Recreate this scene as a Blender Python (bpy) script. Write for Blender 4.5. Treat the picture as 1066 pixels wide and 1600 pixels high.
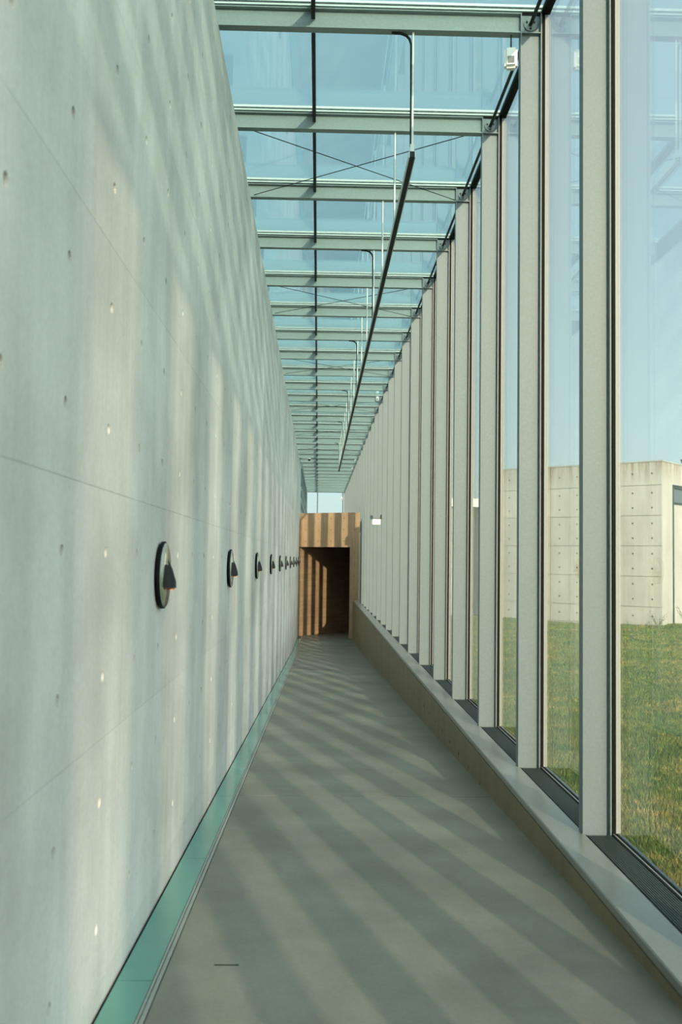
import bpy, bmesh, math, random
import numpy as np
from mathutils import Vector, Matrix

random.seed(7)
rng = np.random.default_rng(7)
sc = bpy.context.scene
for o in list(bpy.data.objects):
    bpy.data.objects.remove(o)
COL = sc.collection
R = math.radians

# ------------------------------------------------------------------ camera
YAW, PITCH, ROLL, FPX = -0.02306, 0.04997, -0.01305, 1496.84
cam_d = bpy.data.cameras.new('camera')
cam = bpy.data.objects.new('camera', cam_d)
COL.objects.link(cam)
cam_d.sensor_width = 36.0
cam_d.lens = FPX * 36.0 / 1600.0
cam_d.clip_start, cam_d.clip_end = 0.05, 2000
M = Matrix.Rotation(YAW, 3, 'Z') @ Matrix.Rotation(PITCH, 3, 'X') @ Matrix.Rotation(ROLL, 3, 'Y')
cam.matrix_world = (M @ Matrix.Rotation(math.pi / 2, 3, 'X')).to_4x4()
cam_d.dof.use_dof = True
cam_d.dof.focus_distance = 10.0
cam_d.dof.aperture_fstop = 3.2
sc.camera = cam

# ------------------------------------------------------------------ sky, sun, exposure
SUN_AZ, SUN_EL = 14.2, 15.4            # degrees off the corridor axis (behind, to the right); height
w = bpy.data.worlds.new('sky'); sc.world = w; w.use_nodes = True
nt = w.node_tree; nt.nodes.clear()
sky = nt.nodes.new('ShaderNodeTexSky')
sky.sky_type = 'NISHITA'; sky.sun_disc = False
sky.sun_elevation = R(SUN_EL); sky.sun_rotation = R(180 - SUN_AZ)
sky.air_density = 1.0; sky.dust_density = 2.0; sky.ozone_density = 1.0
tint = nt.nodes.new('ShaderNodeMix'); tint.data_type = 'RGBA'; tint.blend_type = 'MULTIPLY'
tint.inputs[0].default_value = 1.0
tint.inputs[7].default_value = (1.0, 1.0, 0.86, 1)
# bright summer haze over the whole sky, scattering forward round the sun (Henyey-Greenstein, g = 0.42)
tosun = Vector((math.sin(R(SUN_AZ)) * math.cos(R(SUN_EL)), -math.cos(R(SUN_AZ)) * math.cos(R(SUN_EL)), math.sin(R(SUN_EL))))
def mth(op, a, b=None):
    n = nt.nodes.new('ShaderNodeMath'); n.operation = op
    for k, v in enumerate((a, b)):
        if v is None: continue
        if hasattr(v, 'links'): nt.links.new(v, n.inputs[k])
        else: n.inputs[k].default_value = v
    return n.outputs[0]
tc = nt.nodes.new('ShaderNodeTexCoord')
dp = nt.nodes.new('ShaderNodeVectorMath'); dp.operation = 'DOT_PRODUCT'; dp.inputs[1].default_value = tosun
nt.links.new(tc.outputs['Generated'], dp.inputs[0])
HG = 0.42
ph = mth('DIVIDE', 1 - HG * HG, mth('POWER', mth('SUBTRACT', 1 + HG * HG, mth('MULTIPLY', dp.outputs['Value'], 2 * HG)), 1.5))
hz = nt.nodes.new('ShaderNodeMix'); hz.data_type = 'RGBA'; hz.blend_type = 'ADD'; hz.clamp_result = False
hz.inputs[6].default_value = (0.46, 0.86, 1.06, 1)                 # even blue part
hz.inputs[7].default_value = (2.35, 2.52, 2.30, 1)                 # whiter forward-scattered part
nt.links.new(ph, hz.inputs[0]); hz.clamp_factor = False
sx = nt.nodes.new('ShaderNodeSeparateXYZ'); nt.links.new(tc.outputs['Generated'], sx.inputs[0])
low = mth('ADD', 1.0, mth('MULTIPLY', mth('POWER', mth('SUBTRACT', 1.0, mth('ABSOLUTE', sx.outputs[2])), 3.0), 0.38))
hz2 = nt.nodes.new('ShaderNodeMix'); hz2.data_type = 'RGBA'; hz2.blend_type = 'MULTIPLY'; hz2.inputs[0].default_value = 1.0
nt.links.new(hz.outputs[2], hz2.inputs[6]); nt.links.new(low, hz2.inputs[7])
veil = nt.nodes.new('ShaderNodeMix'); veil.data_type = 'RGBA'
veil.inputs[0].default_value = 0.84
nt.links.new(hz2.outputs[2], veil.inputs[7])
bg = nt.nodes.new('ShaderNodeBackground'); bg.inputs[1].default_value = 0.345
wo = nt.nodes.new('ShaderNodeOutputWorld')
nt.links.new(sky.outputs[0], tint.inputs[6]); nt.links.new(tint.outputs[2], veil.inputs[6]); nt.links.new(veil.outputs[2], bg.inputs[0])
nt.links.new(bg.outputs[0], wo.inputs[0])
sd = bpy.data.lights.new('sun', 'SUN'); so = bpy.data.objects.new('sun', sd); COL.objects.link(so)
sd.energy = 6.8; sd.angle = R(0.5); sd.color = (1.0, 0.84, 0.60)
so.rotation_euler = tosun.to_track_quat('Z', 'Y').to_euler()
so.location = (10, -20, 12)
sc.view_settings.view_transform = 'Standard'; sc.view_settings.look = 'None'
sc.view_settings.exposure = 0.0; sc.view_settings.gamma = 1.0
sc.view_settings.use_curve_mapping = False
sc.cycles.transparent_max_bounces = 40
sc.cycles.max_bounces = 14; sc.cycles.diffuse_bounces = 6; sc.cycles.glossy_bounces = 6

# ------------------------------------------------------------------ place constants (metres, camera at origin)
XW = -0.775                 # face of the long concrete wall
XR = 1.357                  # inner face of the parapet
ZP = -1.549                 # parapet top
S, Y0 = 1.776, 5.57         # column pitch, first visible column
ZB, ZT = 4.163, 4.323       # underside / top of roof beams
Z0, YJ = 0.2424, 3.812      # a formwork joint: height / distance
YL, YE = 38.4, 37.0          # end wall: left corner, where the coping stops
I0, I1 = -10, 30             # portal numbers
ycol = lambda i: Y0 + S * i

def zf(y):
    return -1.468 - 0.0462 * y if y < 31 else -2.900 - 0.02 * (y - 31)

# ------------------------------------------------------------------ materials
def lin(r, g, b):
    f = lambda c: (c / 255 / 12.92) if c / 255 <= 0.04045 else ((c / 255 + 0.055) / 1.055) ** 2.4
    return (f(r), f(g), f(b), 1)

def new_mat(name):
    m = bpy.data.materials.new(name); m.use_nodes = True
    t = m.node_tree; t.nodes.clear()
    out = t.nodes.new('ShaderNodeOutputMaterial')
    b = t.nodes.new('ShaderNodeBsdfPrincipled')
    t.links.new(b.outputs[0], out.inputs[0])
    return m, t, b, out

def noise(t, vec, scale, detail=4, rough=0.55):
    n = t.nodes.new('ShaderNodeTexNoise'); n.inputs['Scale'].default_value = scale
    n.inputs['Detail'].default_value = detail; n.inputs['Roughness'].default_value = rough
    t.links.new(vec, n.inputs['Vector']); return n.outputs['Fac']

def mapping(t, vec, scale):
    n = t.nodes.new('ShaderNodeMapping'); n.inputs['Scale'].default_value = scale
    t.links.new(vec, n.inputs['Vector']); return n.outputs[0]

def ramp(t, fac, stops):
    n = t.nodes.new('ShaderNodeValToRGB'); e = n.color_ramp.elements
    while len(e) < len(stops): e.new(0.5)
    for k, (p, c) in enumerate(stops):
        e[k].position = p; e[k].color = c
    t.links.new(fac, n.inputs[0]); return n.outputs[0]

def mix(t, fac, a, b, mode='MIX'):
    n = t.nodes.new('ShaderNodeMix'); n.data_type = 'RGBA'; n.blend_type = mode
    for idx, v in ((0, fac), (6, a), (7, b)):
        if hasattr(v, 'links'): t.links.new(v, n.inputs[idx])
        else: n.inputs[idx].default_value = v
    return n.outputs[2]

def bump(t, b, h, strength, dist=0.01):
    n = t.nodes.new('ShaderNodeBump'); n.inputs['Strength'].default_value = strength
    n.inputs['Distance'].default_value = dist
    t.links.new(h, n.inputs['Height']); t.links.new(n.outputs[0], b.inputs['Normal'])

def concrete(name, base, rough=0.8, cloud=0.16, streak=0.08, piece=0.05, spec=0.3, grain=0.15, streak_axis=(3.0, 3.0, 0.25), joint_tint=None):
    m, t, b, out = new_mat(name)
    g = t.nodes.new('ShaderNodeNewGeometry'); P = g.outputs['Position']
    c1 = noise(t, P, 0.9, 5, 0.6)
    c2 = noise(t, mapping(t, P, streak_axis), 1.6, 5, 0.6)
    c3 = noise(t, P, 55, 3, 0.6)
    v = lambda k: (1 - k, 1 - k, 1 - k, 1)
    u = lambda k: (1 + k, 1 + k, 1 + k, 1)
    col = mix(t, 1.0, base, ramp(t, c1, [(0.3, v(cloud)), (0.7, u(cloud * .6))]), 'MULTIPLY')
    col = mix(t, 1.0, col, ramp(t, c2, [(0.3, v(streak)), (0.7, u(streak))]), 'MULTIPLY')
    col = mix(t, 1.0, col, ramp(t, c3, [(0.35, v(0.05)), (0.65, u(0.04))]), 'MULTIPLY')
    oi = t.nodes.new('ShaderNodeObjectInfo')
    col = mix(t, 1.0, col, ramp(t, oi.outputs['Random'], [(0, v(piece)), (1, u(piece))]), 'MULTIPLY')
    t.links.new(col, b.inputs['Base Color'])
    rr = t.nodes.new('ShaderNodeMapRange'); rr.inputs[3].default_value = rough - 0.07; rr.inputs[4].default_value = rough + 0.07
    t.links.new(c1, rr.inputs[0]); t.links.new(rr.outputs[0], b.inputs['Roughness'])
    b.inputs['Specular IOR Level'].default_value = spec
    bump(t, b, c3, grain, 0.002)
    return m

def plain(name, col, rough=0.5, metal=0.0, spec=0.5, speck=0.05, scale=40):
    m, t, b, out = new_mat(name)
    g = t.nodes.new('ShaderNodeNewGeometry')
    n = noise(t, g.outputs['Position'], scale, 4, 0.6)
    k = speck
    c = mix(t, 1.0, col, ramp(t, n, [(0.3, (1 - k, 1 - k, 1 - k, 1)), (0.7, (1 + k, 1 + k, 1 + k, 1))]), 'MULTIPLY')
    t.links.new(c, b.inputs['Base Color'])
    b.inputs['Roughness'].default_value = rough; b.inputs['Metallic'].default_value = metal
    b.inputs['Specular IOR Level'].default_value = spec
    return m

def glass_mat(name, tintc, ior=1.5):
    m, t, b, out = new_mat(name)
    t.nodes.remove(b)
    g = t.nodes.new('ShaderNodeNewGeometry')
    mr = t.nodes.new('ShaderNodeMapRange'); mr.inputs[3].default_value = ior; mr.inputs[4].default_value = 1 / ior
    t.links.new(g.outputs['Backfacing'], mr.inputs[0])
    fr = t.nodes.new('ShaderNodeFresnel'); t.links.new(mr.outputs[0], fr.inputs['IOR'])
    tr = t.nodes.new('ShaderNodeBsdfTransparent'); tr.inputs[0].default_value = tintc
    gl = t.nodes.new('ShaderNodeBsdfGlossy'); gl.inputs['Roughness'].default_value = 0.0
    gl.inputs[0].default_value = (0.95, 1, 1, 1)
    mx = t.nodes.new('ShaderNodeMixShader')
    t.links.new(fr.outputs[0], mx.inputs[0]); t.links.new(tr.outputs[0], mx.inputs[1]); t.links.new(gl.outputs[0], mx.inputs[2])
    t.links.new(mx.outputs[0], out.inputs[0])
    return m

M_WALL = concrete('wall concrete', (0.60, 0.605, 0.575, 1), 0.8, cloud=0.24, streak=0.10, piece=0.03)
M_FLOOR = concrete('polished floor concrete', (0.225, 0.225, 0.190, 1), 0.46, cloud=0.3, streak=0.12, piece=0.05, spec=0.16, grain=0.02, streak_axis=(1, 1, 1))
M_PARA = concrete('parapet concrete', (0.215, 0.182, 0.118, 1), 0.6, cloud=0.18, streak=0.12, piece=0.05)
M_COPE = concrete('polished coping concrete', (0.23, 0.245, 0.23, 1), 0.3, cloud=0.15, streak=0.05, spec=0.5, grain=0.03, streak_axis=(1, 1, 1))
M_WARM = concrete('warm boarded concrete', (0.47, 0.315, 0.195, 1), 0.8, cloud=0.14, streak=0.16, piece=0.05, streak_axis=(9, 9, 0.4))
M_WARM2 = concrete('warm boarded passage concrete', (0.40, 0.265, 0.16, 1), 0.8, cloud=0.14, streak=0.2, piece=0.05, streak_axis=(0.5, 0.5, 14))
M_BEIGE = concrete('beige outdoor concrete', (0.37, 0.375, 0.335, 1), 0.85, cloud=0.12, streak=0.08, piece=0.04)
t_ = M_BEIGE.node_tree; b_ = next(n for n in t_.nodes if n.type == 'BSDF_PRINCIPLED')
src = b_.inputs['Base Color'].links[0].from_socket
g_ = next(n for n in t_.nodes if n.type == 'NEW_GEOMETRY')
sx_ = t_.nodes.new('ShaderNodeSeparateXYZ'); t_.links.new(g_.outputs['Position'], sx_.inputs[0])
mr_ = t_.nodes.new('ShaderNodeMapRange'); mr_.inputs[1].default_value = 2.35; mr_.inputs[2].default_value = 3.03
t_.links.new(sx_.outputs[2], mr_.inputs[0])
st_ = noise(t_, mapping(t_, g_.outputs['Position'], (7, 7, 0.5)), 1.0, 4, 0.7)
ml_ = t_.nodes.new('ShaderNodeMath'); ml_.operation = 'MULTIPLY'; t_.links.new(mr_.outputs[0], ml_.inputs[0]); t_.links.new(ramp(t_, st_, [(0.42, (0, 0, 0, 1)), (0.6, (1, 1, 1, 1))]), ml_.inputs[1])
t_.links.new(mix(t_, ml_.outputs[0], src, (0.20, 0.15, 0.10, 1)), b_.inputs['Base Color'])
M_GREYC = concrete('grey outdoor concrete', (0.30, 0.33, 0.30, 1), 0.85)
M_DARKC = concrete('shade-darkened passage concrete', (0.05, 0.055, 0.05, 1), 0.8)  # passage shade put into a near-black colour; floor bed shares it
M_PLUG = concrete('dark hole plug', (0.035, 0.033, 0.03, 1), 0.9)
M_STEEL = plain('pale green grey steel paint', (0.152, 0.197, 0.206, 1), 0.5, 0.0, 0.4, 0.07, 60)
M_BEAM = plain('sun-lightened beam paint', (0.25, 0.305, 0.30, 1), 0.5, 0.0, 0.3, 0.07, 60)  # column paint made lighter to replace sunlight lost through the roof glass
M_BAR = plain('white roof bar', (0.62, 0.68, 0.66, 1), 0.45, 0.0, 0.4, 0.03)
M_CAP = plain('outer bar cap', (0.36, 0.39, 0.38, 1), 0.5, 0.0, 0.4, 0.03)
M_ALU = plain('sun-dimmed aluminium mullion', (0.24, 0.255, 0.24, 1), 0.55, 0.0, 0.5, 0.03)  # aluminium colour lowered to offset the strong sun outside the glass
M_BLACK = plain('black gasket', (0.006, 0.008, 0.008, 1), 0.7, 0, 0.15, 0.1)
M_DARK = plain('dark steel', (0.016, 0.024, 0.023, 1), 0.6, 0, 0.25, 0.1)
M_RUST = plain('brown sealing strip', (0.17, 0.115, 0.08, 1), 0.5, 0, 0.4, 0.3, 9)
M_GALV = plain('galvanised rod', (0.62, 0.66, 0.62, 1), 0.35, 0.3, 0.5, 0.06)
M_WHITE = plain('white plastic', (0.82, 0.82, 0.78, 1), 0.4, 0, 0.5, 0.02)
M_GREY = plain('grey lens', (0.16, 0.17, 0.16, 1), 0.25, 0, 0.5, 0.05)
M_DISC = plain('brushed steel disc', (0.55, 0.58, 0.54, 1), 0.22, 1.0, 0.5, 0.06, 30)
M_HOOD = plain('dark bronze hood', (0.010, 0.013, 0.013, 1), 0.55, 0.0, 0.2, 0.1)
M_COPPER = plain('copper lamp collar', (0.75, 0.33, 0.16, 1), 0.35, 0.4, 0.5, 0.1)
M_STRIP = plain('teal frosted glass', (0.10, 0.30, 0.25, 1), 0.16, 0, 0.6, 0.04, 3)
M_GRILLE = plain('dark grille', (0.065, 0.085, 0.083, 1), 0.55, 0.0, 0.3, 0.1)
M_EDGE = plain('steel edge strip', (0.36, 0.39, 0.37, 1), 0.35, 0.4, 0.5, 0.1)
M_GLASS = glass_mat('facade glass', (0.985, 0.995, 0.995, 1), 1.42)
M_ROOFG = glass_mat('roof glass', (0.92, 0.985, 0.99, 1), 1.42)
M_DGLASS = plain('dark window glass', (0.05, 0.07, 0.08, 1), 0.08, 0, 0.8, 0.05)
M_LEAF = plain('weed leaf', (0.10, 0.14, 0.05, 1), 0.6, 0, 0.3, 0.3, 20)
M_TREE = plain('dark tree leaf', (0.03, 0.06, 0.04, 1), 0.6, 0, 0.3, 0.3, 3)
M_BARK = plain('bark', (0.08, 0.06, 0.04, 1), 0.9, 0, 0.2, 0.3, 20)

def lawn_mat(name, blades):
    m, t, b, out = new_mat(name)
    g = t.nodes.new('ShaderNodeNewGeometry'); P = g.outputs['Position']
    n1 = noise(t, P, 1.1, 6, 0.7); n2 = noise(t, P, 6.0, 4, 0.7)
    a = ramp(t, n1, [(0.36, (0.030, 0.085, 0.018, 1)), (0.50, (0.085, 0.135, 0.030, 1)), (0.60, (0.22, 0.20, 0.075, 1)), (0.70, (0.42, 0.31, 0.14, 1))])
    c = ramp(t, n2, [(0.36, (0.025, 0.085, 0.018, 1)), (0.56, (0.13, 0.17, 0.04, 1)), (0.68, (0.45, 0.33, 0.15, 1))])
    col = mix(t, 0.5, a, c)
    if blades:
        v = ramp(t, g.outputs['Random Per Island'], [(0, (0.55, 0.6, 0.5, 1)), (0.7, (1.15, 1.1, 1.0, 1)), (1, (1.9, 1.6, 1.3, 1))])
        col = mix(t, 1.0, col, v, 'MULTIPLY')
    t.links.new(col, b.inputs['Base Color']); b.inputs['Roughness'].default_value = 0.85
    b.inputs['Specular IOR Level'].default_value = 0.1
    return m
M_LAWN = lawn_mat('lawn soil', False); M_BLADE = lawn_mat('grass blade', True)

# ------------------------------------------------------------------ mesh helpers
class MB:
    def __init__(s): s.v = []; s.f = []; s.m = []
    def add(s, vs, fs, mi=0):
        n = len(s.v); s.v += [tuple(p) for p in vs]; s.f += [tuple(n + k for k in f) for f in fs]; s.m += [mi] * len(fs)
        return s
    def box(s, x0, x1, y0, y1, z0, z1, mi=0):
        return s.add([(x0, y0, z0), (x1, y0, z0), (x1, y1, z0), (x0, y1, z0), (x0, y0, z1), (x1, y0, z1), (x1, y1, z1), (x0, y1, z1)],
                     [(0, 3, 2, 1), (4, 5, 6, 7), (0, 1, 5, 4), (1, 2, 6, 5), (2, 3, 7, 6), (3, 0, 4, 7)], mi)
    def hexa(s, p, mi=0):
        return s.add(p, [(0, 3, 2, 1), (4, 5, 6, 7), (0, 1, 5, 4), (1, 2, 6, 5), (2, 3, 7, 6), (3, 0, 4, 7)], mi)
    def slope(s, x0, x1, y0, y1, d0, d1, mi=0):       # a box that follows the sloping floor; d0,d1 = heights above the floor line
        return s.hexa([(x0, y0, zf(y0) + d0), (x1, y0, zf(y0) + d0), (x1, y1, zf(y1) + d0), (x0, y1, zf(y1) + d0),
                       (x0, y0, zf(y0) + d1), (x1, y0, zf(y0) + d1), (x1, y1, zf(y1) + d1), (x0, y1, zf(y1) + d1)], mi)
    def tube(s, pts, r, n=8, mi=0, caps=True):
        pts = [Vector(p) for p in pts]; rings = []
        for k, p in enumerate(pts):
            d = (pts[min(k + 1, len(pts) - 1)] - pts[max(k - 1, 0)]).normalized()
            a = d.cross(Vector((0, 0, 1)) if abs(d.z) < 0.9 else Vector((1, 0, 0))).normalized(); b = d.cross(a)
            rr = r[k] if isinstance(r, (list, tuple)) else r
            rings.append([p + a * (rr * math.cos(2 * math.pi * j / n)) + b * (rr * math.sin(2 * math.pi * j / n)) for j in range(n)])
        vs = [q for ring in rings for q in ring]
        fs = [(k * n + j, k * n + (j + 1) % n, (k + 1) * n + (j + 1) % n, (k + 1) * n + j) for k in range(len(pts) - 1) for j in range(n)]
        if caps:
            fs += [tuple(range(n - 1, -1, -1)), tuple((len(pts) - 1) * n + j for j in range(n))]
        return s.add(vs, fs, mi)
    def prism(s, poly, axis, a0, a1, mi=0):           # polygon extruded along an axis (0,1,2); poly gives the two other coords
        def mk(p, a):
            q = list(p); q.insert(axis, a); return q
        n = len(poly)
        return s.add([mk(p, a0) for p in poly] + [mk(p, a1) for p in poly],
                     [tuple(range(n - 1, -1, -1)), tuple(range(n, 2 * n))] + [(j, (j + 1) % n, n + (j + 1) % n, n + j) for j in range(n)], mi)
    def mesh(s, name, mats, smooth=False):
        me = bpy.data.meshes.new(name); me.from_pydata(s.v, [], s.f)
        mats = mats if isinstance(mats, (list, tuple)) else [mats]
        for m in mats: me.materials.append(m)
        me.polygons.foreach_set('material_index', s.m)
        bm = bmesh.new(); bm.from_mesh(me); bmesh.ops.recalc_face_normals(bm, faces=bm.faces); bm.to_mesh(me); bm.free()
        if smooth:
            me.polygons.foreach_set('use_smooth', [True] * len(me.polygons))
            me.set_sharp_from_angle(angle=R(40))
        me.update(); return me

def link(name, me, parent=None, loc=(0, 0, 0), rot=(0, 0, 0)):
    o = bpy.data.objects.new(name, me); COL.objects.link(o)
    o.location = loc; o.rotation_euler = rot
    if parent: o.parent = parent
    return o

def obj(name, mb, mats, parent=None, loc=(0, 0, 0), rot=(0, 0, 0), smooth=False):
    return link(name, mb.mesh(name, mats, smooth), parent, loc, rot)

def tag(o, label, cat, group=None, kind=None):
    o['label'] = label; o['category'] = cat
    if group: o['group'] = group
    if kind: o['kind'] = kind
    return o

def struct(o, label=None):
    o['kind'] = 'structure'
    if label: o['label'] = label
    return o

def thing(name, label, cat, loc=(0, 0, 0), group=None, rot=(0, 0, 0)):
    return tag(link(name, None, None, loc, rot), label, cat, group)

ORD = ['first', 'second', 'third', 'fourth', 'fifth', 'sixth', 'seventh', 'eighth', 'ninth', 'tenth', 'eleventh', 'twelfth',
       'thirteenth', 'fourteenth', 'fifteenth', 'sixteenth', 'seventeenth', 'eighteenth', 'nineteenth', 'twentieth']
ORD += ['twenty-' + k for k in ORD[:9]] + ['thirtieth', 'thirty-first', 'thirty-second']

def panel_mesh(name, W, H, nx, ny, mat, r=0.0205, depth=0.035, gap=0.0007, n=12):
    """formwork panel: face at y=0 looking -y, x 0..W, z 0..H, with nx*ny round tie holes"""
    mb = MB(); cw, ch = (W - 2 * gap) / nx, (H - 2 * gap) / ny
    for a in range(nx):
        for b in range(ny):
            x0, z0 = gap + a * cw, gap + b * ch; cx, cz = x0 + cw / 2, z0 + ch / 2
            hole = [(cx + r * math.cos(2 * math.pi * (j + .5) / n), 0, cz + r * math.sin(2 * math.pi * (j + .5) / n)) for j in range(n)]
            rim = []
            for j in range(n):
                an = 2 * math.pi * (j + .5) / n; dx, dz = math.cos(an), math.sin(an)
                # square-ish perimeter with corners hit at j = 1,4,7,10
                k = max(abs(dx), abs(dz)); px, pz = dx / k, dz / k
                if j in (1, 4, 7, 10): px, pz = (1 if dx > 0 else -1), (1 if dz > 0 else -1)
                rim.append((cx + px * cw / 2, 0, cz + pz * ch / 2))
            back = [(p[0], depth - 0.004, p[2]) for p in hole]
            vs = rim + hole + back
            fs = [(j, (j + 1) % n, n + (j + 1) % n, n + j) for j in range(n)] + [(n + j, n + (j + 1) % n, 2 * n + (j + 1) % n, 2 * n + j) for j in range(n)]
            mb.add(vs, fs); mb.add(back, [tuple(range(n))], 1)
    x0, x1, z0, z1 = gap, W - gap, gap, H - gap
    mb.add([(x0, 0, z0), (x1, 0, z0), (x1, 0, z1), (x0, 0, z1), (x0, depth, z0), (x1, depth, z0), (x1, depth, z1), (x0, depth, z1)],
           [(0, 1, 5, 4), (1, 2, 6, 5), (2, 3, 7, 6), (3, 0, 4, 7)])
    me = bpy.data.meshes.new(name); me.from_pydata(mb.v, [], mb.f); me.materials.append(mat); me.materials.append(M_PLUG)
    me.polygons.foreach_set('material_index', mb.m)
    bm = bmesh.new(); bm.from_mesh(me); bmesh.ops.remove_doubles(bm, verts=bm.verts, dist=1e-5)
    bmesh.ops.recalc_face_normals(bm, faces=bm.faces)
    # make the big faces look towards -y
    big = max(bm.faces, key=lambda f: f.calc_area())
    if big.normal.y > 0: bmesh.ops.reverse_faces(bm, faces=bm.faces)
    bm.to_mesh(me); bm.free(); me.update()
    return me

# ================================================================== LARGE STRUCTURE
# ---- left wall
PD = 0.035
wl = struct(obj('wall_left', MB().box(XW - 0.34, XW - PD, -13, 39.81, -3.9, 3.84), M_WALL), 'long tall board-formed concrete wall along the left of the corridor')
pm = panel_mesh('concrete_panel', 1.8, 0.9, 3, 2, M_WALL)
for m in range(-7, 20):
    for k in range(-4, 4):
        y0, z0 = YJ + 1.8 * m, Z0 + 0.9 * k
        if z0 + 0.9 < zf(y0 + 1.8) - 0.02: continue
        # face looks +x: local x -> world y, local -y -> world +x
        link('concrete_panel', pm, wl, (XW, y0, z0), (0, 0, R(90)))

struct(obj('wall_rear_blocker', MB().box(XW - 0.34, 1.95, -13.3, -13, -2.6, 4.4), M_WALL), 'added concrete end wall behind the viewpoint, blocking low light')  # added out of view to cut low light from the open rear
# ---- floor: slabs with fine joints over a bed
def breaks(a, b, cuts):
    return [a] + sorted(c for c in cuts if a < c < b) + [b]
bed = MB()
bb_ = breaks(-13, 47, [31])
for a, b in zip(bb_, bb_[1:]): bed.slope(XW - 0.3, 1.70, a, b, -0.5, -0.03)
bed.slope(1.96, 5.5, 38.0, 47, -0.5, -0.03)
fl = struct(obj('floor', bed, M_DARKC), 'ramped polished concrete floor with fine cross joints')
jt = [-13] + [7.46 + 5.3 * k for k in range(-2, 5)] + [31, 36.6]
for a, b in zip(jt, jt[1:]):
    obj('floor_slab', MB().slope(-0.585, XR + 0.03, a + (0.004 if a > -13 else 0), b - 0.004, -0.03, 0), M_FLOOR, fl)
obj('floor_slab', MB().slope(-1.2, 5.5, 36.604, 47, -0.03, 0), M_FLOOR, fl)
obj('floor_slot', MB().slope(-0.40, -0.30, 3.99, 3.998, -0.002, 0.0015), M_BLACK, fl)

# ---- teal glass strip along the wall base with its steel edge
tr1 = obj('trim_1', MB(), M_BLACK)
mb = MB()
for a, b in ((-13, 31), (31, 38.4)): mb.slope(XW - 0.0, -0.760, a, b, -0.03, -0.012)
bpy.data.objects.remove(tr1)
tr1 = struct(obj('trim_1', mb, M_BLACK), 'flush teal glass strip along the foot of the concrete wall')
js = [YJ + 0.02 + 1.8 * k for k in range(-9, 19)] + [38.4]
for a, b in zip(js, js[1:]):
    obj('glass_panel', MB().slope(-0.760, -0.622, a + 0.003, b - 0.003, -0.03, 0.0), M_STRIP, tr1)
mb = MB()
for a, b in ((-13, 31), (31, 37.9)):
    mb.slope(-0.618, -0.609, a, b, -0.03, 0.004); mb.slope(-0.603, -0.589, a, b, -0.03, 0.004); mb.slope(-0.609, -0.603, a, b, -0.03, -0.004)
struct(obj('trim_2', mb, M_EDGE), 'thin double steel edge beside the teal glass strip')

# ---- right parapet
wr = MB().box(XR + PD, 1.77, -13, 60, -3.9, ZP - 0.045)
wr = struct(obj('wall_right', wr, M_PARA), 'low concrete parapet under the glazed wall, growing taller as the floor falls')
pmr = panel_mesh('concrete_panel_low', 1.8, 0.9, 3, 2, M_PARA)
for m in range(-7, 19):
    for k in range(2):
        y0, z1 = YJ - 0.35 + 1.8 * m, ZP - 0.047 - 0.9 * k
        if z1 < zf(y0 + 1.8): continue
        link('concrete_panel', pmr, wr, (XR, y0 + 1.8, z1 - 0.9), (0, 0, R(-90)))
cj = [-13] + [YJ - 0.35 + 3.6 * m for m in range(-2, 10)] + [YE]
for a, b in zip(cj, cj[1:]):
    mb = MB().prism([(XR + 0.004, ZP - 0.04), (XR + 0.004, ZP - 0.006), (XR + 0.010, ZP), (1.546, ZP), (1.546, ZP - 0.04)], 1, a + 0.0015, b - 0.0015)
    obj('coping_slab', mb, M_COPE, wr)

# ---- end wall and the passage behind it, both turned to the right
D = Vector((0.5, 0.866, 0)).normalized(); E = Vector((D.y, -D.x, 0)); PE = Vector((XW, YL, 0))
def oblong(l0, l1, d0, d1, z0, z1):              # along the end wall (E), into the passage (D)
    P = [PE + E * l + D * d for (l, d) in ((l0, d0), (l1, d0), (l1, d1), (l0, d1))]
    return [(p.x, p.y, z0) for p in P] + [(p.x, p.y, z1) for p in P]
LD, LE = 2.31, 2.70                              # door edge and right end, measured along the end wall
we = MB().hexa(oblong(0.0, LE, 0.03, 0.32, 0.50, 1.85)).hexa(oblong(LD, LE, 0.03, 0.32, -3.4, 0.50))
we = struct(obj('wall_back', we, M_WARM), 'warm concrete end wall with a dark doorway')
rotE = math.atan2(E.y, E.x)
link('concrete_panel', panel_mesh('lintel_panel', LD, 1.35, 4, 3, M_WARM, depth=0.03, r=0.02), we, (PE.x, PE.y, 0.50), (0, 0, rotE))
pier_me = panel_mesh('pier_panel', LE - LD, 0.45, 1, 1, M_WARM, depth=0.03, r=0.02)
for k in range(-8, 3):
    q = PE + E * LD; link('concrete_panel', pier_me, we, (q.x, q.y, 0.50 + 0.45 * k), (0, 0, rotE))
wp = struct(obj('wall_passage_left', MB().hexa(oblong(-0.3, -0.03, 0.0, 9.6, -3.6, 0.5)), M_WARM2), 'warm concrete wall inside the doorway, striped by sun')
ang = math.atan2(D.y, D.x)
for a in range(10):
    for (z0, h) in ((-3.56, 0.9), (-2.66, 1.8), (-0.86, 1.36)):
        q = PE + D * (0.95 * a)
        obj('concrete_panel', MB().box(0.002, 0.948, 0, 0.03, 0.002, h - 0.002), M_WARM2, wp, (q.x, q.y, z0), (0, 0, ang))
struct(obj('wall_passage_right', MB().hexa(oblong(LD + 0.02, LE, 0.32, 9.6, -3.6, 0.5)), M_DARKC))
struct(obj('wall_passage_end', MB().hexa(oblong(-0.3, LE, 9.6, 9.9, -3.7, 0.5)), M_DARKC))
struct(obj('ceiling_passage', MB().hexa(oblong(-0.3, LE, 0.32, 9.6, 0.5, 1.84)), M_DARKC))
struct(obj('floor_upper_hall', MB().box(-1.1, 1.36, 47.0, 59.2, 1.55, 1.84), M_GREYC), 'flat concrete roof below the far end of the glass hall')

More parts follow.
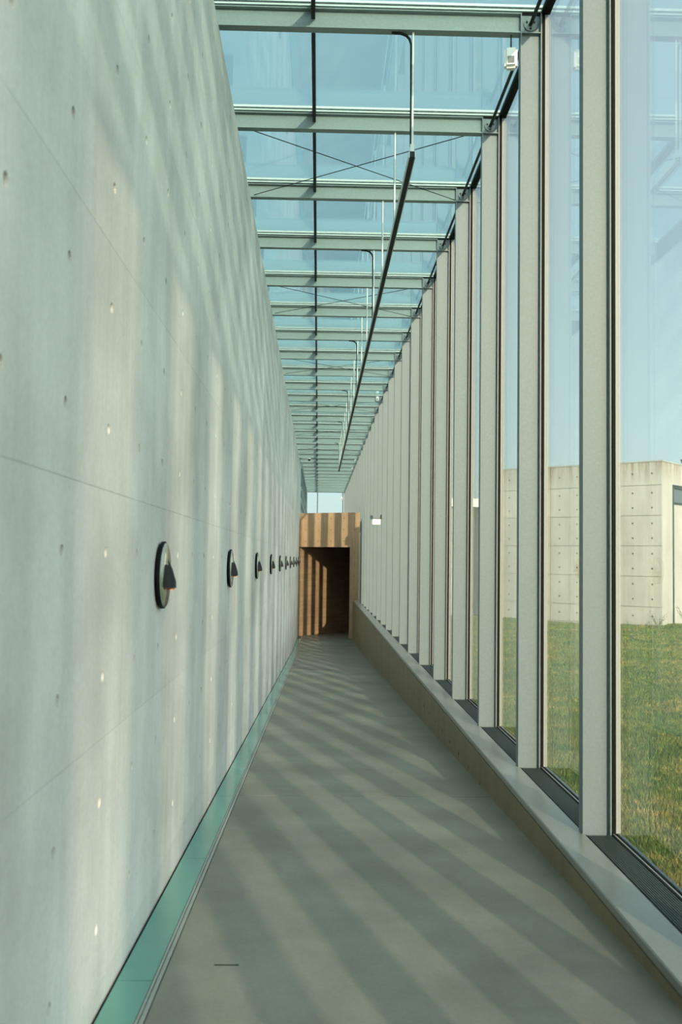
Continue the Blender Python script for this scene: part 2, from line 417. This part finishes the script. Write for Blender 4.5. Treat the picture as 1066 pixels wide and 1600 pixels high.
# ---- glass roof
eave = MB().box(1.700, 1.752, ycol(I0) - .9, ycol(I1) + .1, ZT + 0.012, ZT + 0.036).box(-1.10, -1.05, ycol(I0) - .9, ycol(I1) + .1, 3.84, ZT + 0.035)
ce = struct(obj('ceiling', eave, M_DARK), 'sloping run of clear roof glass over steel beams')
bar = MB().box(-1.05, 1.70, -0.012, 0.012, 0.0, 0.020, 1).box(-1.05, 1.75, -0.030, 0.030, 0.020, 0.034, 2)
bar.box(-1.05, 1.75, -0.0215, 0.0215, 0.034, 0.052, 1).box(-1.05, 1.75, -0.030, 0.030, 0.052, 0.072, 0)
bar_me = bar.mesh('glazing_bar', [M_CAP, M_BLACK, M_BAR])
pa1 = MB().box(-1.05, -0.108, 0.023, S - 0.023, 0.0345, 0.0405).box(-1.05, -0.108, 0.023, S - 0.023, 0.0445, 0.0505).mesh('pane', M_ROOFG)
pa2 = MB().box(-0.092, 1.745, 0.023, S - 0.023, 0.0345, 0.0405).box(-0.092, 1.745, 0.023, S - 0.023, 0.0445, 0.0505).mesh('pane', M_ROOFG)
pu = MB().box(-0.116, -0.084, 0.006, S - 0.006, -0.075, 0.036).mesh('purlin', M_DARK)
for i in range(I0, I1 + 1):
    link('glazing_bar', bar_me, ce, (0, ycol(i), ZT))
    if i < I1:
        link('pane', pa1, ce, (0, ycol(i), ZT)); link('pane', pa2, ce, (0, ycol(i), ZT)); link('purlin', pu, ce, (0, ycol(i), ZT))

# ---- facade windows: one per bay, black sill rail and pane
rail = MB().box(1.727, 1.757, 0.031, S - 0.031, ZP - 0.052, ZP + 0.002).box(1.7125, 1.7195, 0.031, S - 0.031, ZP - 0.052, ZP + 0.001, 1).box(1.725, 1.768, 0.031, S - 0.031, ZT - 0.005, ZT + 0.034)
rail_me = rail.mesh('window', [M_BLACK, M_EDGE])
pane_me = MB().box(1.736, 1.752, 0.026, S - 0.026, ZP + 0.004, ZT - 0.005).mesh('pane', M_GLASS)
n = 0
for i in range(I0, I1):
    n += 1
    wdw = struct(link('window_%d' % n, rail_me, None, (0, ycol(i), 0)))
    link('pane', pane_me, wdw)
# far end window and the glazed left side past the end of the wall
n += 1
fr = MB()
ye = ycol(I1) + 0.06
fr.box(-0.80, 1.75, ye, ye + 0.05, 1.84, 1.90).box(-0.80, 1.75, ye, ye + 0.05, 4.14, 4.30)
for x in (-0.80, -0.125, 1.44, 1.70): fr.box(x, x + 0.05, ye, ye + 0.05, 1.90, 4.14)
wdw = struct(obj('window_%d' % n, fr, M_DARK), 'far end window open to the sky above the doorway wall')
for a, b in ((-0.75, -0.125), (-0.075, 1.44), (1.49, 1.70)):
    obj('pane', MB().box(a, b, ye + 0.018, ye + 0.030, 1.90, 4.14), M_GLASS, wdw)
for i in range(19, I1):
    n += 1
    fr = MB().box(-0.86, -0.82, 0.02, S - 0.02, 1.84, 1.90).box(-0.86, -0.82, 0.02, S - 0.02, 4.10, 4.16)
    wdw = struct(obj('window_%d' % n, fr, M_DARK, None, (0, ycol(i), 0)))
    obj('pane', MB().box(-0.846, -0.834, 0.02, S - 0.02, 1.90, 4.10), M_GLASS, wdw)

# ================================================================== STEEL FRAME
# I section columns, web facing the camera
def i_section(b0, b1, half, tf, tw):
    """outline of an I profile: flanges across the second coordinate"""
    return [(b0, -half), (b0 + tf, -half), (b0 + tf, -tw), (b1 - tf, -tw), (b1 - tf, -half), (b1, -half),
            (b1, half), (b1 - tf, half), (b1 - tf, tw), (b0 + tf, tw), (b0 + tf, half), (b0, half)]
col_me = MB().prism(i_section(1.535, 1.702, 0.041, 0.008, 0.0028), 2, ZP - 0.045, ZT).mesh('steel_column', M_STEEL)
stiff = MB()
for sgn in (-1, 1):
    y0, y1 = (0.003, 0.039) if sgn > 0 else (-0.039, -0.003)
    stiff.box(1.5435, 1.6935, y0, y1, ZB, ZB + 0.008)
stiff_me = stiff.mesh('stiffener', M_STEEL)
fin = MB().box(1.7025, 1.716, -0.006, 0.006, ZP, ZT, 0).box(1.716, 1.731, -0.020, 0.020, ZP, ZT + .01, 1)
fin_me = fin.mesh('gasket', [M_RUST, M_BLACK])
mul_me = MB().box(1.731, 1.757, -0.028, 0.028, ZP - 0.03, ZT + 0.03).mesh('mullion', M_ALU)
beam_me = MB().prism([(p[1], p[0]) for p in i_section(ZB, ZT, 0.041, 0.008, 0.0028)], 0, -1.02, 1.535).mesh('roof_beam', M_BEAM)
stub_me = MB().box(-1.02, -0.90, -0.02, 0.02, 3.84, ZB).mesh('bearing', M_DARK)
for i in range(I0, I1 + 1):
    if i < 0: lab = 'pale steel column of the glazed wall standing behind the viewpoint'
    elif i == 0: lab = 'nearest and widest pale green-grey steel column, beside the rightmost glass'
    elif i < 22: lab = 'pale green-grey steel column on the right parapet, %s in the row counting from the nearest' % ORD[i]
    else: lab = 'far pale steel column of the right glazed wall above the doorway wall'
    c = tag(link('steel_column', col_me, None, (0, ycol(i), 0)), lab, 'column', 'steel columns of the glazed wall')
    link('stiffener', stiff_me, c); link('gasket', fin_me, c); link('mullion', mul_me, c)
    if i < 0: lab = 'pale steel roof beam behind the viewpoint'
    elif i == 0: lab = 'steel roof beam just above the top of the view'
    elif i == 1: lab = 'topmost and nearest steel roof beam, hung with the white sensor'
    elif i < 25: lab = 'pale steel roof beam across the glass roof, %s counted down from the topmost' % ORD[i - 1]
    else: lab = 'thin distant steel roof beam near the far end window'
    b = tag(link('roof_beam', beam_me, None, (0, ycol(i), 0)), lab, 'beam', 'steel roof beams')
    link('bearing', stub_me, b)
lc_me = MB().prism(i_section(-0.815, -0.735, 0.03, 0.006, 0.0028), 2, 1.84, ZB).mesh('side_column', M_STEEL)
for i in range(20, I1 + 1):
    tag(link('side_column', lc_me, None, (0, ycol(i), 0)), 'slender pale steel post left of the far end window, past the end of the concrete wall', 'column', 'posts left of the end window')

# tubes between the column heads with bolted end plates
tz, tx = 4.245, 1.618
plate = MB().tube([(0, -0.0135, 0), (0, -0.0035, 0)], 0.052, 20).mesh('end_plate', M_STEEL, True)
bolt = MB().tube([(0, -0.021, 0), (0, -0.0135, 0)], 0.0085, 6).mesh('bolt', M_DARK)
tube_me = MB().tube([(0, -S + 0.012, 0), (0, -0.0135, 0)], 0.0150, 10).mesh('bracing_tube', M_DARK, True)
for i in range(I0 + 1, I1 + 1):
    if i < 1: lab = 'dark steel tube between column heads behind the viewpoint'
    elif i < 25: lab = 'dark tube bracing the column heads, ending at the %s roof beam from the top' % ORD[i - 1]
    else: lab = 'distant dark tube between the column heads near the end window'
    t = tag(link('bracing_tube', tube_me, None, (tx, ycol(i), tz)), lab, 'tube', 'tubes between the column heads')
    link('end_plate', plate, t)
    if i > 0:
        for a in (150, 30, 270):
            link('bolt', bolt, t, (0.034 * math.cos(R(a)), 0, 0.034 * math.sin(R(a))))

# crossed cables in every third bay
for i in (2, 5, 8, 11, 14, 17):
    zc = ZB + 0.055
    a0, a1 = ycol(i) + 0.004, ycol(i + 1) - 0.004
    for k, (xa, xb) in enumerate(((-0.80, 1.53), (1.53, -0.80))):
        mb = MB().tube([(xa, a0, zc - 0.03 + 0.012 * k), (xb, a1, zc - 0.03 + 0.012 * k)], 0.0045, 6)
        nm = 'rising to the right' if k == 1 else 'falling to the right'
        o = tag(obj('bracing_cable', mb, M_DARK), 'thin dark bracing cable %s in the bay past the %s roof beam' % (nm, ORD[i - 1]), 'cable', 'crossed bracing cables under the roof')

# hanging light track with its rods
XT, ZTR = 0.690, 3.15
IE = 16
tk = thing('hanging_track', 'long dark track hung on pale rods under the glass roof', 'track', (XT, ycol(1), ZTR))
mb = MB().box(-0.020, 0.020, -0.02, S * (IE - 1) + 0.25, 0.006, 0.048, 0)
obj('rail', mb, M_DARK, tk)
obj('rail_lip', MB().box(-0.026, -0.020, -0.02, S * (IE - 1) + 0.25, 0.0, 0.048).box(0.020, 0.026, -0.02, S * (IE - 1) + 0.25, 0.0, 0.048), M_GALV, tk)
rod_me = MB().tube([(0, 0, 0.075), (0, 0, ZB - ZTR)], 0.0105, 10).mesh('rod', M_GALV, True)
cl = MB().box(-0.016, 0.016, -0.012, 0.012, 0.045, 0.11).mesh('clamp', M_GALV)
cab = MB().tube([(-0.17, 0, ZB - ZTR - 0.006), (-0.10, 0, ZB - ZTR - 0.010), (-0.055, 0, ZB - ZTR - 0.025), (-0.028, 0, ZB - ZTR - 0.055), (-0.016, 0, ZB - ZTR - 0.10), (-0.015, 0, ZB - ZTR - 0.5), (-0.015, 0, 0.09)], [0.010, 0.011, 0.012, 0.011, 0.008, 0.005, 0.005], 8).mesh('power_cable', M_BLACK, True)
for i in range(1, IE + 1):
    r = link('rod', rod_me, tk, (0, S * (i - 1), 0)); link('clamp', cl, r)
    if i % 3 == 1: link('power_cable', cab, tk, (0, S * (i - 1), 0))

# ================================================================== FITTINGS
# round wall lights
disc = MB().tube([(0.0, 0, 0), (0.012, 0, 0)], 0.150, 40).tube([(0.012, 0, 0), (0.0265, 0, 0)], 0.164, 40)
disc_me = disc.mesh('backplate', M_BLACK, True)
face = MB().tube([(0.022, 0, 0), (0.031, 0, 0), (0.033, 0, 0)], [0.158, 0.158, 0.154], 40)
face_me = face.mesh('face', M_DISC, True)
hood = MB(); nn = 13; prof = [(0.085, 0.004, 0.004), (0.03, 0.032, 0.030), (-0.03, 0.055, 0.048), (-0.062, 0.062, 0.050)]
vs = []; fs = []
for (z, rw, rp) in prof:
    for j in range(nn):
        a = math.pi * j / (nn - 1); vs.append((0.033 + rp * math.sin(a), rw * math.cos(a), z))
for (z, rw, rp) in prof:
    for j in range(nn):
        a = math.pi * j / (nn - 1); vs.append((0.033 + max(rp - 0.004, 0.001) * math.sin(a), max(rw - 0.004, 0.001) * math.cos(a), z))
o2 = nn * len(prof)
for k in range(len(prof) - 1):
    for j in range(nn - 1):
        fs.append((k * nn + j, k * nn + j + 1, (k + 1) * nn + j + 1, (k + 1) * nn + j))
        fs.append((o2 + k * nn + j, o2 + (k + 1) * nn + j, o2 + (k + 1) * nn + j + 1, o2 + k * nn + j + 1))
kb = (len(prof) - 1) * nn
for j in range(nn - 1): fs.append((kb + j, kb + j + 1, o2 + kb + j + 1, o2 + kb + j))
hood_me = hood.add(vs, fs).mesh('hood', M_HOOD, True)
lamp_me = MB().tube([(0.056, 0, -0.05), (0.056, 0, -0.072)], [0.016, 0.021], 14).mesh('lamp_collar', M_COPPER, True)
fins = MB().prism([(0.033, 0.11), (0.040, 0.105), (0.047, 0.02), (0.033, -0.01)], 1, -0.02, -0.014).mesh('rib', M_DISC)
for k in range(10):
    lab = ('largest and nearest round steel wall light with a dark hood' if k == 0 else
           'round hooded wall light on the concrete wall, %s in the row counting from the nearest' % ORD[k])
    t = thing('wall_light', lab, 'lamp', (XW, YJ + 0.9 + 3.6 * k, -0.085), 'round wall lights on the left wall')
    link('backplate', disc_me, t); link('face', face_me, t); h = link('hood', hood_me, t); link('lamp_collar', lamp_me, h); link('rib', fins, t)

# dark linear grilles between the columns on the parapet
fr_ = MB().box(1.5475, 1.556, 0.045, S - 0.045, -0.045, -0.002).box(1.700, 1.7115, 0.045, S - 0.045, -0.045, -0.002)
fr_.box(1.556, 1.700, 0.045, S - 0.045, -0.044, -0.036)
gf_me = fr_.mesh('frame', M_BLACK)
br = MB()
NB = 11
for k in range(NB):
    x = 1.5595 + (1.6975 - 1.5595) * (k + 0.5) / NB
    br.box(x - 0.0030, x + 0.0030, 0.046, S - 0.046, -0.030, -0.003)
for q in range(1, 6): br.box(1.556, 1.700, S * q / 6 - 0.003, S * q / 6 + 0.003, -0.034, -0.024)
bars_me = br.mesh('bars', M_GRILLE)
for i in range(-2, 20):
    if i < 0: lab = 'dark linear grille on the parapet in front of the nearest column'
    else: lab = 'dark linear floor grille on the parapet just past the %s' % ('nearest column' if i == 0 else ORD[i] + ' column counting from the nearest')
    if i == -2: lab = 'dark linear grille on the parapet beside the viewpoint'
    g = thing('floor_grille', lab, 'grille', (0, ycol(i), ZP), 'linear grilles along the parapet')
    link('frame', gf_me, g); b = link('bars', bars_me, g); b['kind'] = 'stuff'

# motion sensors
def rounded(x, y, z, b=0.012):
    bm = bmesh.new(); bmesh.ops.create_cube(bm, size=1.0)
    for v in bm.verts: v.co = Vector((v.co.x * x, v.co.y * y, v.co.z * z))
    bmesh.ops.bevel(bm, geom=list(bm.edges), offset=b, segments=2, affect='EDGES')
    return bm
def bm_obj(name, bm, mat, parent=None, loc=(0, 0, 0), rot=(0, 0, 0)):
    me = bpy.data.meshes.new(name); bm.to_mesh(me); bm.free(); me.materials.append(mat)
    return link(name, me, parent, loc, rot)
def sensor(loc, sc_, label, drop):
    t = thing('motion_sensor', label, 'sensor', loc, 'white sensors under the roof beams', (0, 0, R(-10)))
    bm_obj('housing', rounded(0.10 * sc_, 0.075 * sc_, 0.165 * sc_, 0.016 * sc_), M_WHITE, t)
    obj('lens', MB().box(-0.026 * sc_, 0.026 * sc_, -0.042 * sc_, -0.036 * sc_, -0.055 * sc_, 0.005 * sc_), M_GREY, t)
    obj('lens_hood', MB().box(-0.032 * sc_, 0.032 * sc_, -0.050 * sc_, -0.036 * sc_, -0.066 * sc_, -0.057 * sc_), M_WHITE, t)
    if drop: obj('hanger', MB().tube([(0, 0, 0.08 * sc_), (0, 0, drop)], 0.006, 8), M_DARK, t)
sensor((1.466, ycol(1), 3.968), 1.0, 'white motion sensor hanging from the topmost roof beam beside the second column', ZB - 3.968)
sensor((1.500, ycol(11) - 0.070, 4.255), 0.72, 'small white sensor on a column head, halfway along the roof', 0)
sensor((1.47, ycol(19), 4.10), 0.6, 'tiny white sensor under a far roof beam at the head of a column', ZB - 4.10)
sensor((1.47, ycol(21), 4.10), 0.6, 'tiny white sensor beyond the end of the hanging track', ZB - 4.10)
sensor((1.39, ycol(I1) - 0.0, 3.78), 1.1, 'tiny white sensor at the right edge of the far end window', ZB - 3.78)
t = thing('dome_camera', 'small white dome camera with black lens under a far roof beam at left', 'camera', (-0.43, ycol(19), ZB))
obj('mount', MB().tube([(0, 0, 0), (0, 0, -0.03)], 0.06, 16).tube([(-0.30, 0, -0.012), (-0.02, 0, -0.012)], 0.01, 8), M_WHITE, t)
bm = bmesh.new(); bmesh.ops.create_uvsphere(bm, u_segments=16, v_segments=10, radius=0.06)
bm_obj('dome', bm, M_BLACK, t, (0, 0, -0.05))

# white sign on a bracket from the tenth column
ys = ycol(10)
t = thing('hanging_sign', 'small white rectangular sign on a grey bracket jutting from a right column', 'sign', (1.535, ys, 0.98))
obj('bracket', MB().box(-0.285, 0.0, -0.022, 0.022, 0.045, 0.105).box(-0.285, -0.225, -0.03, 0.03, 0.02, 0.115), M_STEEL, t)
obj('clamp', MB().box(-0.0305, 0.0, -0.045, 0.045, 0.03, 0.13), M_DARK, t)
obj('rail', MB().box(-0.23, -0.03, -0.018, 0.018, 0.03, 0.045), M_DARK, t)
obj('panel', MB().box(-0.240, -0.030, -0.012, 0.012, -0.105, 0.030), M_WHITE, t)

# ================================================================== OUTDOORS
ZG = -1.80
# lawn
nx_, ny_ = 60, 90
xs = np.concatenate([np.linspace(1.77, 14, 40), np.linspace(15, 120, 20)]); ysv = np.concatenate([np.linspace(-12, 40, 70), np.linspace(42, 160, 20)])
def zg(x, y): return ZG + 0.03 * np.sin(x * 0.9 + 1) * np.sin(y * 0.6) + 0.02 * np.sin(x * 2.1 + y * 1.3) - 0.02
V = [(float(x), float(y), float(zg(x, y))) for y in ysv for x in xs]
F = [(j * nx_ + i, j * nx_ + i + 1, (j + 1) * nx_ + i + 1, (j + 1) * nx_ + i) for j in range(ny_ - 1) for i in range(nx_ - 1)]
lw = obj('ground', MB().add(V, F), M_LAWN); struct(lw, 'lawn ground outside the glazed wall')
obj_far = obj('ground_far', MB().box(-160, -1.3, -60, 160, -3.2, -1.9), M_LAWN); struct(obj_far)
NBL = 230000
u = rng.random(NBL)
yy = 4.2 * (31.5 / 4.2) ** (u ** 0.8)
xx = 1.80 + rng.random(NBL) * (yy * 0.40 + 0.4 - 1.80).clip(0.3)
hh = 0.022 + 0.03 * rng.random(NBL); ww = 0.0025 + 0.0006 * yy
an = rng.random(NBL) * np.pi; ln = (rng.random((NBL, 2)) - 0.5) * 0.05
zz = zg(xx, yy)
dx_, dy_ = xx - 10.05, yy - 27.8                    # keep blades out of the pavilion
keep = ~((dx_ * 0.659 + dy_ * 0.752 > -0.02) & (dx_ * -0.752 + dy_ * 0.659 > -0.02))
xx, yy, hh, ww, an, ln, zz = (q[keep] for q in (xx, yy, hh, ww, an, ln, zz)); NBL = len(xx)
co = np.empty((NBL, 3, 3))
co[:, 0] = np.stack([xx - ww * np.cos(an), yy - ww * np.sin(an), zz - 0.004], -1)
co[:, 1] = np.stack([xx + ww * np.cos(an), yy + ww * np.sin(an), zz - 0.004], -1)
co[:, 2] = np.stack([xx + ln[:, 0], yy + ln[:, 1], zz + hh], -1)
me = bpy.data.meshes.new('grass')
me.vertices.add(NBL * 3); me.vertices.foreach_set('co', co.ravel())
me.loops.add(NBL * 3); me.loops.foreach_set('vertex_index', np.arange(NBL * 3, dtype=np.int32))
me.polygons.add(NBL); me.polygons.foreach_set('loop_start', np.arange(0, NBL * 3, 3, dtype=np.int32))
me.update(calc_edges=True); me.materials.append(M_BLADE)
tag(link('grass', me), 'short patchy green and straw coloured lawn outside the glass', 'grass', None, 'stuff')

# beige concrete pavilion
C0 = Vector((10.05, 27.8, 0)); A1 = Vector((-0.752, 0.659, 0)).normalized(); A2 = Vector((0.659, 0.752, 0)).normalized()
pv = thing('concrete_pavilion', 'beige board-formed concrete building on the lawn behind the glass at right', 'building', (C0.x, C0.y, ZG))
LF, LR, H = 5.75, 6.0, 4.83
rotF = math.atan2(-A1.y, -A1.x)       # local +x runs from the far left end towards the corner
rotR = math.atan2(A2.y, A2.x)
pf = panel_mesh('pavilion_panel', 1.8, 0.9, 3, 2, M_BEIGE, r=0.03, depth=0.03, gap=0.009)
pf2 = panel_mesh('pavilion_panel_top', 1.8, 0.69, 3, 1, M_BEIGE, r=0.03, depth=0.03, gap=0.009)
pf3 = panel_mesh('pavilion_panel_low', 1.8, 0.54, 3, 1, M_BEIGE, r=0.03, depth=0.03, gap=0.009)
core = MB()
def quadbox(o, ax, ay, l0, l1, d0, d1, z0, z1):
    P = [o + ax * l + ay * d for (l, d) in ((l0, d0), (l1, d0), (l1, d1), (l0, d1))]
    return [(p.x, p.y, z0) for p in P] + [(p.x, p.y, z1) for p in P]
O = Vector((0, 0, 0))
# body: front wall, right wall round the opening, roof
core.hexa(quadbox(O, A1, A2, 0.03, LF, 0.03, 0.35, -0.4, H - 0.01))
core.hexa(quadbox(O, A2, A1, 0.35, 0.82, 0.0, 0.35, -0.4, H - 0.01))
core.hexa(quadbox(O, A2, A1, 0.82, LR, 0.0, 0.35, 4.19, H - 0.01))
core.hexa(quadbox(O, A2, A1, 0.03, 0.35, 0.0, 0.03, -0.4, H - 0.01))
core.hexa(quadbox(O, A1, A2, 0.35, LF, 0.35, LR, H - 0.35, H - 0.05))
core.hexa(quadbox(O, A2, A1, 0.98, LR, 0.10, 0.35, -0.4, 3.62))
obj('body', core, M_BEIGE, pv)
rows = [(-0.01, 0.54, pf3), (0.53, 0.9, pf), (1.43, 0.9, pf), (2.33, 0.9, pf), (3.23, 0.9, pf), (4.13, 0.69, pf2)]
for k in range(3):
    q = A1 * (1.8 * (k + 1))
    for (z0, h, me_) in rows:
        link('concrete_panel', me_, pv, (q.x, q.y, z0), (0, 0, rotF))
flash = MB().hexa(quadbox(O, A1, A2, -0.02, LF, -0.02, 0.36, H - 0.01, H + 0.03)).hexa(quadbox(O, A2, A1, 0.36, LR, -0.02, 0.36, H - 0.01, H + 0.03))
obj('roof_flashing', flash, M_GREYC, pv)
wf = MB().hexa(quadbox(O, A2, A1, 0.82, 0.98, 0.012, 0.35, 0.0, 4.19)).hexa(quadbox(O, A2, A1, 0.98, LR, 0.012, 0.35, 4.10, 4.19)).hexa(quadbox(O, A2, A1, 0.98, LR, 0.06, 0.35, 3.62, 3.68))
obj('door_frame', wf, M_DARK, pv)
obj('transom_glass', MB().hexa(quadbox(O, A2, A1, 0.98, LR, 0.10, 0.14, 3.68, 4.10)), M_DGLASS, pv)

# low farther building seen between two columns
lb = thing('low_building', 'low distant concrete building with a white roof edge, seen between columns', 'building', (5.5, 33.5, ZG))
obj('grey_wall', MB().box(-0.55, 0.8, 0, 0.4, -0.2, 3.68), M_GREYC, lb)
obj('beige_wall', MB().box(-3.2, -0.55, -0.7, 0.4, -0.2, 3.62), M_BEIGE, lb)
obj('roof_edge', MB().box(-3.3, 0.85, -0.78, 0.5, 3.68, 3.96), M_WHITE, lb)

# weeds at the foot of the pavilion
def weed(loc, h, nl, label, seed):
    r = random.Random(seed); t = thing('weed', label, 'plant', loc, 'weeds at the foot of the pavilion')
    st = MB(); lf = MB()
    for k in range(nl):
        a = r.random() * 6.28; hh_ = h * (0.5 + 0.5 * r.random()); ox, oy = 0.12 * math.cos(a), 0.12 * math.sin(a)
        tip = (ox * 2.2, oy * 2.2, hh_)
        st.tube([(0.02 * math.cos(a), 0.02 * math.sin(a), -0.02), (ox, oy, hh_ * 0.55), tip], [0.006, 0.005, 0.002], 5)
        for q in range(5):
            f = 0.3 + 0.7 * q / 4; b = r.random() * 6.28
            p = Vector((tip[0] * f, tip[1] * f, tip[2] * f)); d = Vector((math.cos(b), math.sin(b), 0.3)) * 0.08; s_ = Vector((-math.sin(b), math.cos(b), 0)) * 0.02
            lf.add([p, p + d * 0.5 + s_, p + d, p + d * 0.5 - s_], [(0, 1, 2, 3)])
    obj('stems', st, M_LEAF, t); obj('leaves', lf, M_LEAF, t)
q = C0 - A1 * 0.1 - A2 * 0.4
weed((q.x - 0.1, q.y - 0.1, ZG), 0.45, 9, 'sparse weed at the near corner of the beige building', 1)
q = C0 + A2 * 0.6 - A1 * 0.45
weed((q.x, q.y, ZG), 0.6, 16, 'bushier weed by the door of the beige building', 2)
q = C0 + A1 * 1.45 - A2 * 0.4
weed((q.x, q.y, ZG), 0.55, 6, 'thin dry weed against the front of the beige building', 3)

# tree beyond the pavilion
t = thing('tree', 'dark tree top showing over the roof at the right edge', 'tree', (25.2, 60, ZG))
obj('trunk', MB().tube([(0, 0, -0.3), (0.1, 0, 3), (0, 0.1, 6)], [0.3, 0.22, 0.12], 10), M_BARK, t)
lf = MB(); r = random.Random(4)
for k in range(2600):
    d = Vector((r.gauss(0, 1), r.gauss(0, 1), r.gauss(0, 1))).normalized() * (2.1 * (0.55 + 0.45 * r.random()))
    p = Vector((d.x, d.y, 8.4 + d.z * 0.9)); a = Vector((r.gauss(0, 1), r.gauss(0, 1), r.gauss(0, 1))).normalized() * 0.16
    b = a.cross(Vector((r.gauss(0, 1), r.gauss(0, 1), r.gauss(0, 1)))).normalized() * 0.09
    lf.add([p - a, p + b, p + a, p - b], [(0, 1, 2, 3)])
cr = obj('crown', lf, M_TREE, t)
